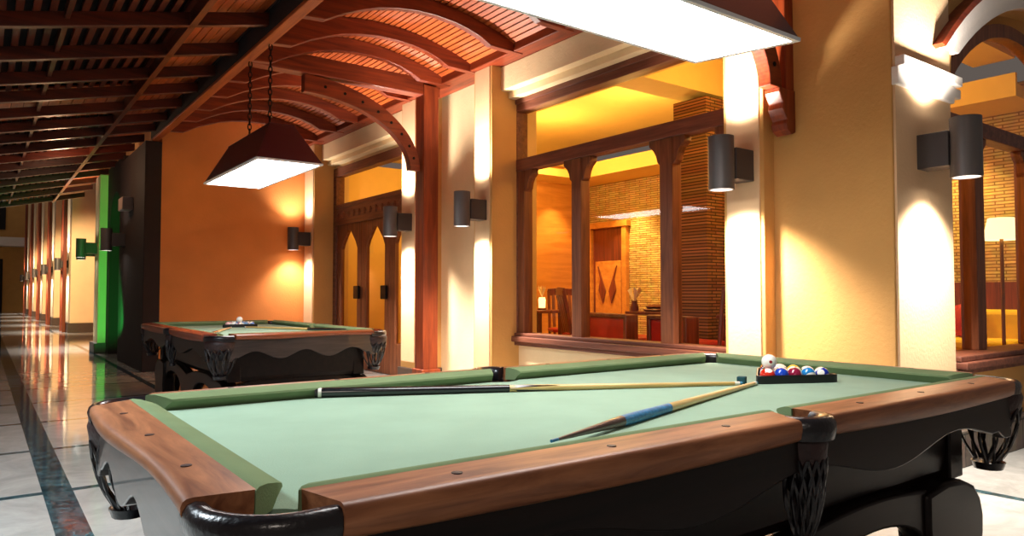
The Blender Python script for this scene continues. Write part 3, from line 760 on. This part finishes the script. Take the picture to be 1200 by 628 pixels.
# ------------------------------------------------------------------ POOL TABLES
HX, HY = 1.61, .83
TZ = .0
def pool_table(label, loc, rot, rx, ry_, zoff=0):
    r = thing('pool_table', label, 'pool table', loc, rot)
    def rail(p0, p1, nrm, mat, cut0, cut1, wave=0.0, nm='rail'):
        p0 = Vector((*p0, 0)); p1 = Vector((*p1, 0)); nrm = Vector((*nrm, 0)); d = (p1 - p0); Ln = d.length; d.normalize()
        sec = [(.016, .755), (.004, .764), (0, .785), (0, .803), (.003, .811), (.010, .8155), (.020, .817), (.115, .822), (.115, .755)]
        if wave: sec = [(.016, .776), (.004, .782), (0, .792)] + sec[3:-1] + [(.115, .776)]
        R = []; n = 26
        for i in range(n + 1):
            s = Ln * i / n; t = i / n
            off = wave * math.sin(2 * PI * t)
            dz = -.012 * math.sin(PI * t) if not wave else -.006 * math.sin(2 * PI * t)
            e = .02 if i in (0, n) else 0
            ring = []
            for k, (u, z) in enumerate(sec):
                uu = u + (off if k < 7 else 0)
                ee = (e * (1 if k < 7 else -.6)) * (1 if i == 0 else -1)
                zz = z + (dz if k in (0, 1, 8) else 0)
                ring.append(p0 + d * (s + ee) + nrm * uu + Vector((0, 0, zz)))
            R.append(ring)
        ro = MB().rings(R).build(nm, M[mat], r, smooth=50)
        cs = [(.112, .79), (.113, .821), (.122, .825), (.142, .823), (.166, .816), (.181, .810), (.183, .803), (.168, .788), (.155, .770), (.110, .770)]
        R = []
        for i in range(15):
            ring = []
            for u, z in cs:
                a0 = -.02 + cut0 * (u - .11); a1 = Ln + .02 - cut1 * (u - .11)
                ring.append(p0 + d * (a0 + (a1 - a0) * i / 14) + nrm * u + Vector((0, 0, z)))
            R.append(ring)
        MB().rings(R).build('cushion', M['cushion'], ro, smooth=50)
        if mat.startswith('rail'):
            for q in (.2, .5, .8):      # inlaid sight marks
                c = p0 + d * (Ln * q) + nrm * .06
                MB().lathe([(.011, .8185), (.011, .8205), (.004, .8208)], c=(c.x, c.y, 0), n=12).build('sight_mark', M['leather_m'], ro)
    cg, sg = .19, .062       # corner and side gaps
    rail((-HX + cg, -HY), (-sg, -HY), (0, 1), rx, 1.0, .45)
    rail((sg, -HY), (HX - cg, -HY), (0, 1), rx, .45, 1.0)
    rail((HX - cg, HY), (sg, HY), (0, -1), rx, 1.0, .45)
    rail((-sg, HY), (-HX + cg, HY), (0, -1), rx, .45, 1.0)
    rail((-HX, HY - .205), (-HX, -HY + .17), (1, 0), ry_, 1.0, 1.0, -.011)
    rail((HX, -HY + .205), (HX, HY - .17), (-1, 0), ry_, 1.0, 1.0, -.011)
    # cloth bed with pocket cut-outs
    q = []
    def corner(sx, sy):
        c = (HX - .12, .71); pts = []
        for i in range(7):
            a = math.radians(-110.7 - (144 - 110.7) * i / 6); pts.append((sx * (c[0] + .085 * math.cos(a)), sy * (c[1] + .085 * math.sin(a))))
        return pts
    def side(sy):
        return [(sy * -.075 + sy * .15 * (1 - i / 6.0) if False else (.075 - .15 * i / 6.0) * sy, sy * (.66 - .035 * math.sin(PI * i / 6))) for i in range(7)]
    poly = corner(1, 1) + side(1) + corner(-1, 1)[::-1] + corner(-1, -1) + side(-1) + corner(1, -1)[::-1]
    MB().prism(poly, 'Z', .72, .772).build('cloth_bed', M['felt'], r, smooth=0)
    # aprons with scalloped lower edge
    def apron(L0, nm):
        pts = []; n = 48
        for i in range(n + 1):
            t = -1 + 2 * i / n
            z = .635 + .035 * math.cos(PI * 3 * t) * (1 if abs(t) < .9 else .4) - (.03 if abs(t) > .93 else 0)
            pts.append((t * L0, z))
        return pts + [(L0, .757), (-L0, .757)]
    for s in (-1, 1):
        MB().prism(apron(HX - .19, 'l'), 'Y', s * (HY - .045) - .02, s * (HY - .045) + .02).build('long_apron', M['cab'], r, bevel=.004, smooth=30)
        MB().prism([(p, q if q < .7 else .79) for p, q in apron(HY - .17, 's')], 'X', s * (HX - .05) - .02, s * (HX - .05) + .02).build('short_apron', M['cab_gloss'], r, bevel=.004, smooth=30)
    # cabinet body
    m = MB()
    def rg(x, y, z): return [Vector((-x, -y, z)), Vector((x, -y, z)), Vector((x, y, z)), Vector((-x, y, z))]
    m.rings([rg(1.40, .58, .40), rg(1.42, .60, .44), rg(1.44, .62, .66), rg(1.50, .72, .72)])
    body = m.build('cabinet', M['cab'], r, bevel=.006, smooth=0)
    for sx in (-1, 1):
        for sy in (-1, 1):
            B(sx * 1.37 - .06, sx * 1.37 + .06, sy * .57 - .055, sy * .57 + .055, .40, .70).build('corner_pilaster', M['cab'], body, bevel=.008, smooth=0)
    # arched base: two long arched panels and two short ones, feet at the corners
    def arch(L0, zt, foot):
        pts = [(-L0, 0), (-L0 - .03, .12), (-L0 - .05, .26), (-L0 - .01, .37), (-L0 + .12, zt), (L0 - .12, zt), (L0 + .01, .37), (L0 + .05, .26), (L0 + .03, .12), (L0, 0), (L0 - foot, 0)]
        n = 16; a = L0 - foot
        for i in range(n + 1):
            t = 1 - 2 * i / n
            z = .335 * (1 - abs(t) ** 26) ** .5
            pts.append((t * a, max(z, .001)))
        pts.append((-L0 + foot, 0))
        return pts
    def twin():
        L0 = 1.10; top = []; n = 40
        for i in range(n + 1):
            x = L0 - 2 * L0 * i / n
            top.append((x, .43 - .075 * min(1, ((abs(x) - .66) / .66) ** 2)))
        def opening(c, h):
            return [(c + h * math.cos(PI * i / 20) , .318 * math.sin(PI * i / 20) ** .45 + .001) for i in range(21)]
        low = [(-L0, 0)] + opening(-.66, .41)[::-1] + opening(.66, .41)[::-1] + [(L0, 0)]
        return low + top
    def scroll(sx):
        P = [(1.02, 0), (1.05, .14), (1.03, .26), (1.03, .395), (1.20, .415), (1.34, .405), (1.44, .37), (1.50, .31), (1.525, .24), (1.52, .16), (1.49, .08), (1.50, 0)]
        return [(sx * x, z) for x, z in P]
    for s in (-1, 1):
        fr = MB().prism(twin(), 'Y', s * .60 - .045, s * .60 + .045).build('arched_leg_frame', M['cab'], r, bevel=.012, smooth=30)
        for sx in (-1, 1):
            MB().prism(scroll(sx), 'Y', s * .60 - .065, s * .60 + .065).build('leg', M['cab'], r, bevel=.018, smooth=30)
        MB().prism(arch(.53, .40, .08), 'X', s * 1.34 - .05, s * 1.34 + .05).build('arched_leg_frame', M['cab'], r, bevel=.012, smooth=30)
    # pockets
    def pocket(c, ang, kind):
        rad = .125 if kind == 'corner' else .068
        span = math.radians(112) if kind == 'corner' else math.radians(88)
        A = [ang - span + 2 * span * i / 20 for i in range(21)]
        path = [(c[0] + rad * math.cos(a), c[1] + rad * math.sin(a), .79) for a in A]
        if kind == 'corner':
            sx, sy = (1 if c[0] > 0 else -1), (1 if c[1] > 0 else -1)
            path = [(sx * (HX - .026), sy * (HY - .21), .79), (sx * (HX - .026), sy * (HY - .185), .79)]
            path += [(sx * (HX - .16 + .135 * math.cos(PI / 2 * i / 14)), sy * (HY - .16 + .135 * math.sin(PI / 2 * i / 14)), .79) for i in range(15)]
            path += [(sx * (HX - .19), sy * (HY - .028), .79), (sx * (HX - .225), sy * (HY - .028), .79)]
        sec = [(.024, -.034), (.03, -.01), (.029, .012), (.02, .026), (.004, .031), (-.014, .028), (-.025, .018), (-.03, 0), (-.024, -.034)]
        if kind == 'corner': sec = [(p * .8, q * .8 - .004) for p, q in sec]
        rim = MB().sweep(path, sec).build('pocket_rim', M['leather'], r, smooth=60)
        # leather skirt under the rim
        sk = MB(); R = []
        for z, k in ((.775, 1.02), (.74, 1.10), (.70, 1.04), (.665, .9)):
            R.append([Vector((c[0] + rad * k * math.cos(a), c[1] + rad * k * math.sin(a), z - (.012 * math.cos((i % 4) / 4 * 2 * PI) if z < .68 else 0))) for i, a in enumerate(A)])
        sk.rings(R, close=False, caps=False)
        s_ = sk.build('pocket_skirt', M['leather_m'], rim, smooth=60)
        md = s_.modifiers.new('solid', 'SOLIDIFY'); md.thickness = .008
        # net of leather straps
        nt_ = MB(); n = 9
        for i in range(n):
            a = ang - span * .95 + 2 * span * .95 * i / (n - 1)
            a2 = ang - PI + 2 * PI * i / n
            for sgn in (-1, 1):
                pts = []
                for t in range(9):
                    u = t / 8
                    aa = a + sgn * .35 * math.sin(PI * u) * (1 - u * .3)
                    rr = rad * (1.02 - .25 * u - .45 * u ** 3)
                    pts.append((c[0] + rr * math.cos(aa), c[1] + rr * math.sin(aa), .70 - .24 * u))
                nt_.tube(pts, .0065, 5)
        nt_.lathe([(rad * .42, .0), (rad * .5, .03), (rad * .3, .035)], c=(c[0] + .35 * rad * math.cos(ang) * .3, c[1] + .35 * rad * math.sin(ang) * .3, .44), n=14)
        nt_.build('pocket_net', M['leather'], rim, smooth=60)
        # inner cup so the mouth reads dark
        cu = MB(); R = []
        for z, k in ((.765, .86), (.66, .82), (.60, .5)):
            R.append([Vector((c[0] + rad * k * math.cos(2 * PI * i / 18), c[1] + rad * k * math.sin(2 * PI * i / 18), z)) for i in range(18)])
        cu.rings(R, caps=False); cu.build('pocket_liner', M['leather'], rim, smooth=60)
    for sx in (-1, 1):
        for sy in (-1, 1):
            pocket((sx * (HX - .14), sy * .69), math.atan2(sy, sx), 'corner')
    for sy in (-1, 1): pocket((0, sy * .77), sy * PI / 2, 'side')
    return r
pool_table('near pool table with pale green cloth, worn brown wooden rails and black leather pockets', (1.885, 1.945, 0), 0, 'rail', 'railY')
pool_table('far pool table with reddish rails and dark cabinet, standing before the orange wall', (2.325, 7.80, 0), PI / 2, 'rail2', 'rail2Y')

# ------------------------------------------------------------------ things on the tables
BZ = .772
def cue(label, butt, tip, kind, group):
    b, t = Vector(butt), Vector(tip); d = t - b; Ln = d.length
    r = thing('pool_cue', label, 'cue', b, 0, group)
    r.rotation_euler = d.to_track_quat('X', 'Z').to_euler()
    R0, R1 = .0185, .0075
    def seg(x0, x1, nm, mat, par=r, n=14):
        def rr(x):
            if kind == 'blue': return .004 + max(x, 0) * 0 + .0135 * max(0, min(1, x / (Ln * .24))) if x < Ln * .24 else .0175 - .010 * (x / Ln - .24) / .76
            return R0 + (R1 - R0) * x / Ln
        k = max(2, int((x1 - x0) / .1) + 1)
        rings = [[Vector((x0 + (x1 - x0) * i / k, rr(x0 + (x1 - x0) * i / k) * math.cos(2 * PI * j / n), rr(x0 + (x1 - x0) * i / k) * math.sin(2 * PI * j / n))) for j in range(n)] for i in range(k + 1)]
        return MB().rings(rings).build(nm, M[mat], par, smooth=60)
    if kind == 'black':
        seg(-.012, 0, 'bumper', 'plastic'); seg(0, .012, 'butt_cap', 'ferrule'); seg(.012, Ln * .42, 'butt', 'cue_black'); seg(Ln * .42, Ln - .035, 'shaft', 'cue_wood')
        # black points running into the shaft
        for j in range(4):
            a = j * PI / 2 + PI / 4; rr = R0 + (R1 - R0) * .46 + .0006
            vs = []
            for da, x in ((-.6, Ln * .42), (.6, Ln * .42), (0, Ln * .54)):
                vs.append((x, rr * math.cos(a + da), rr * math.sin(a + da)))
            vs.append((Ln * .45, (rr + .0008) * math.cos(a), (rr + .0008) * math.sin(a)))
            MB().add(vs, [(0, 1, 3), (1, 2, 3), (2, 0, 3)]).build('butt_point', M['cue_black'], r)
    elif kind == 'blue':
        seg(-.03, 0, 'bumper', 'cue_blue'); seg(0, Ln * .22, 'butt', 'cue_brown'); seg(Ln * .22, Ln * .43, 'wrap', 'cue_blue'); seg(Ln * .43, Ln - .035, 'shaft', 'cue_wood')
    else:
        seg(-.01, 0, 'bumper', 'plastic'); seg(0, Ln * .35, 'butt', 'cue_black'); seg(Ln * .35, Ln - .03, 'shaft', 'cue_wood')
    seg(Ln - .035, Ln - .012, 'ferrule', 'ferrule'); seg(Ln - .012, Ln, 'tip', 'tip')
    return r
cue('black-butted pool cue with pale shaft lying lengthwise on the near table', (1.02, 2.60, BZ + .019), (2.60, 1.885, BZ + .009), 'black', 'cues on the near table')
cue('pool cue with blue wrap and brown butt lying across the front of the near table', (1.185, 1.41, BZ + .019), (2.66, 1.855, BZ + .009), 'blue', 'cues on the near table')
o = B(-.018, .018, -.018, .018, 0, .03).build('cue_chalk', M['chalk'], bevel=.003); o.location = (2.655, 1.925, BZ); o.rotation_euler = (0, 0, .4)
tag(o, 'small teal cube of cue chalk at the left corner of the near ball rack', 'chalk')

BR = .0325
def rack_set(cx, cy, ang, near, place):
    # local frame: front row along +x at y=0, apex at +y
    s = 2 * BR
    fr = thing('ball_rack', 'black triangular ball rack holding balls on the %s' % place, 'ball rack', (cx, cy, BZ), ang)
    side = 5 * s
    cenx, ceny = 0, (4 * s * .866) / 3
    tri = [Vector((-side / 2 - .045, -BR - .006, 0)), Vector((side / 2 + .045, -BR - .006, 0)), Vector((0, 4 * s * .866 + BR * 2 + .025, 0))]
    ctr = sum(tri, Vector()) / 3
    out = []; inn = []
    for i in range(3):
        a, b, c = tri[i - 1], tri[i], tri[(i + 1) % 3]
        for t in (.12, .05, 0):
            pass
        p0 = b + (a - b).normalized() * .05; p1 = b + (c - b).normalized() * .05
        for k in range(5):
            u = k / 4
            out.append(p0 * (1 - u) ** 2 + b * 2 * u * (1 - u) + p1 * u * u)
    inn = [ctr + (p - ctr) * .93 for p in out]
    m = MB(); n = len(out)
    vs = [p + Vector((0, 0, 0)) for p in out] + [p + Vector((0, 0, .036)) for p in out] + [p + Vector((0, 0, .036)) for p in inn] + [p for p in inn]
    fs = []
    for i in range(n):
        j = (i + 1) % n
        for q in range(4):
            fs.append((q * n + i, q * n + j, ((q + 1) % 4) * n + j, ((q + 1) % 4) * n + i))
    m.add(vs, fs).build('frame', M['plastic'], fr, bevel=.003, smooth=40)
    ca, sa = math.cos(ang), math.sin(ang)
    def wpos(x, y): return (cx + x * ca - y * sa, cy + x * sa + y * ca)
    return wpos
R_ = srgb(214, 44, 24); BL = srgb(24, 70, 186); MR = srgb(140, 24, 60); LB = srgb(30, 130, 200); DB = srgb(22, 50, 170); PU = srgb(92, 60, 150); OR = srgb(236, 140, 30)
YE = srgb(240, 190, 30); GR = srgb(20, 110, 60); BK = srgb(16, 16, 18)
rows = [
    [('red', R_, 0), ('solid blue', BL, 0), ('maroon', MR, 0), ('light blue striped', LB, 1), ('dark blue white-marked', DB, 1)],
    [('green', GR, 0), ('purple striped', PU, 1), ('orange striped', OR, 1), ('green striped', GR, 1)],
    [('purple', PU, 0), ('maroon striped', MR, 1), ('yellow', YE, 0)],
    [('black', BK, 0), ('red striped', R_, 1)],
    [('orange', OR, 0)],
]
fa = Vector((2.715, 1.885)); fb = Vector((3.03, 1.735)); fc = (fa + fb) / 2; fang = math.atan2(fb.y - fa.y, fb.x - fa.x)
wp = rack_set(fc.x, fc.y, fang, True, 'near pool table')
pos_name = ['at the left end of the front row', 'second in the front row', 'in the middle of the front row', 'fourth in the front row', 'at the right end of the front row']
for ri, row in enumerate(rows):
    for ci, (nm, col, st) in enumerate(row):
        x = (ci - (len(row) - 1) / 2) * 2 * BR; y = ri * 2 * BR * .866
        p = wp(x, y)
        bm_ = ballmat('ball_' + nm.replace(' ', '_'), col, bool(st), True)
        o = MB().sphere((0, 0, 0), BR, 28, 16).build('pool_ball', bm_, smooth=180)
        o.location = (p[0], p[1], BZ + BR)
        vx = -PI / 2 - .7
        # turn the number spots and stripes as they lie in the photograph
        rot = {(0, 0): (0, -1.0, math.radians(232)), (0, 1): (0, -.55, math.radians(112)), (0, 2): (0, -.3, math.radians(300)), (0, 3): (.9, .3, math.radians(140)), (0, 4): (.6, -.35, math.radians(205))}.get((ri, ci), (random.uniform(-1, 1), random.uniform(-1, 1), random.uniform(0, 6)))
        o.rotation_euler = rot
        where = pos_name[ci] if ri == 0 else 'in row %s behind the front row' % ['', 'two', 'three', 'four', 'five'][ri]
        tag(o, '%s pool ball %s of the near rack' % (nm.replace(' white-marked', ''), where), 'ball', 'balls in the near rack')
# cue ball resting on top of the left balls
p = wp(-2 * BR * 1.62, 2 * BR * .42)
o = MB().sphere((0, 0, 0), BR, 32, 18).build('cue_ball', ballmat('cue_ball', srgb(240, 238, 230), dot=srgb(150, 30, 40)), smooth=180)
o.location = (p[0], p[1], BZ + BR + 2 * BR * .88); o.rotation_euler = (0, -.05, math.radians(226))
tag(o, 'white cue ball with a red dot perched on the balls of the near rack', 'ball')
# far table rack
wp = rack_set(2.42, 8.58, -.15, False, 'far pool table')
cols2 = [('pale pink', srgb(220, 170, 170), 0), ('white striped', srgb(120, 140, 190), 1), ('light striped', srgb(180, 120, 130), 1), ('grey blue', srgb(110, 150, 190), 0), ('blue striped', srgb(90, 130, 200), 1)]
o0 = None
for ri in range(5):
    for ci in range(5 - ri):
        nm, col, st = cols2[(ci + ri * 2) % 5]
        p = wp((ci - (4 - ri) / 2) * 2 * BR, ri * 2 * BR * .866)
        o = MB().sphere((0, 0, 0), BR, 16, 10).build('pool_ball', ballmat('far_ball_%d%d' % (ri, ci), col, bool(st), True), smooth=180)
        o.location = (p[0], p[1], BZ + BR); o.rotation_euler = (random.uniform(-1, 1), random.uniform(-1, 1), random.uniform(0, 6))
        if ri == 0: tag(o, '%s pool ball %s of the far rack' % (nm, pos_name[ci]), 'ball', 'balls in the far rack')
        else: tag(o, 'pool ball packed behind the front row in the far rack', 'ball', 'balls in the far rack')
p = wp(0, 2 * BR * .58)
o = MB().sphere((0, 0, 0), BR * 1.1, 20, 12).build('cue_ball', ballmat('far_cue_ball', srgb(244, 242, 236), spot=False), smooth=180)
o.location = (p[0], p[1], BZ + BR + 2 * BR * .84)
tag(o, 'white cue ball sitting on top of the far rack', 'ball')
cue('pool cue with its dark butt at the near left corner of the far table', (1.62, 6.75, BZ + .019), (2.28, 8.42, BZ + .009), 'plain', 'cues on the far table')
cue('pool cue lying across the far table towards the glazed doors', (2.98, 6.85, BZ + .019), (2.42, 8.40, BZ + .009), 'plain', 'cues on the far table')

# ------------------------------------------------------------------ LIGHTS
wld = bpy.data.worlds.new('night'); scn.world = wld; wld.use_nodes = True
wld.node_tree.nodes['Background'].inputs['Color'].default_value = (.75, .62, .55, 1)
wld.node_tree.nodes['Background'].inputs['Strength'].default_value = .15
def point(loc, power, col, rad=.1):
    l = bpy.data.lights.new('unseen_point', 'POINT'); l.energy = power; l.color = col; l.shadow_soft_size = rad
    o = bpy.data.objects.new('unseen_point_light', l); COL.objects.link(o); o.location = loc; return o
def area(loc, rot, sx, sy, power, col):
    l = bpy.data.lights.new('floor_fill', 'AREA'); l.shape = 'RECTANGLE'; l.size = sx; l.size_y = sy; l.energy = power; l.color = col
    o = bpy.data.objects.new('floor_fill_light', l); COL.objects.link(o); o.location = loc; o.rotation_euler = rot; return o
WARM = (1, .55, .12)
for (x, y) in ((5.75, 3.7), (6.6, 6.4), (6.6, 8.0), (6.4, 10.8)):
    point((x, y, 3.0), 66, (1, .6, .16), .12)
spot((7.9, 8.0, 2.98), (8.3, 8.0, 0), 240, math.radians(80), (1, .66, .2), .7)
spot((7.9, 7.0, 2.98), (8.3, 7.0, 0), 170, math.radians(80), (1, .66, .2), .7)
spot((7.6, 8.8, 2.98), (7.6, 9.2, 0), 119, math.radians(80), (1, .6, .2), .7)
spot((7.9, 3.3, 2.98), (8.3, 3.2, 0), 190, math.radians(90), (1, .66, .2), .7)
# green accent spot at the arch
spot((1.62, 13.2, .5), (1.92, 16.1, 1.7), 240, math.radians(66), (.03, 1, .14), .5)
# unseen fill lights added to brighten the hall, floor and corridor
point((-.8, -1.2, 2.6), 55, (1, .86, .74), .3)
spot((5.6, .7, 3.3), (5.3, .9, 0), 20, math.radians(70), (1, .92, .84), .6, .2)  # added fill on the right-hand floor
area((-.9, 3.4, 2.6), (0, 0, 0), .7, .7, 130, (.82, .93, 1))  # added cool fill that whitens the left floor, no such fixture
for y in (24.6, 30.6, 36.6, 42.6): spot((.7, y - 2.6, 3.0), (2.6, y + .4, 1.3), 800, math.radians(74), (1, .72, .42), .7, .12)  # added spots without fixtures, they brighten the corridor piers
point((1.0, 13.0, 3.1), 25, (1, .6, .35), .15)

# ------------------------------------------------------------------ CAMERA
cam = bpy.data.cameras.new('camera'); co = bpy.data.objects.new('camera', cam); COL.objects.link(co)
cam.sensor_width = 36; cam.lens = 843 / 1200 * 36; cam.clip_start = .05; cam.clip_end = 200
pit = math.radians(2.04); psi = math.atan(622 / 843)
co.location = (0, 0, CAMZ)
fw = Vector((math.sin(psi) * math.cos(pit), math.cos(psi) * math.cos(pit), math.sin(pit)))
co.rotation_euler = fw.to_track_quat('-Z', 'Y').to_euler()
scn.camera = co
scn.view_settings.view_transform = 'Standard'
scn.view_settings.look = 'None'
scn.view_settings.exposure = .1
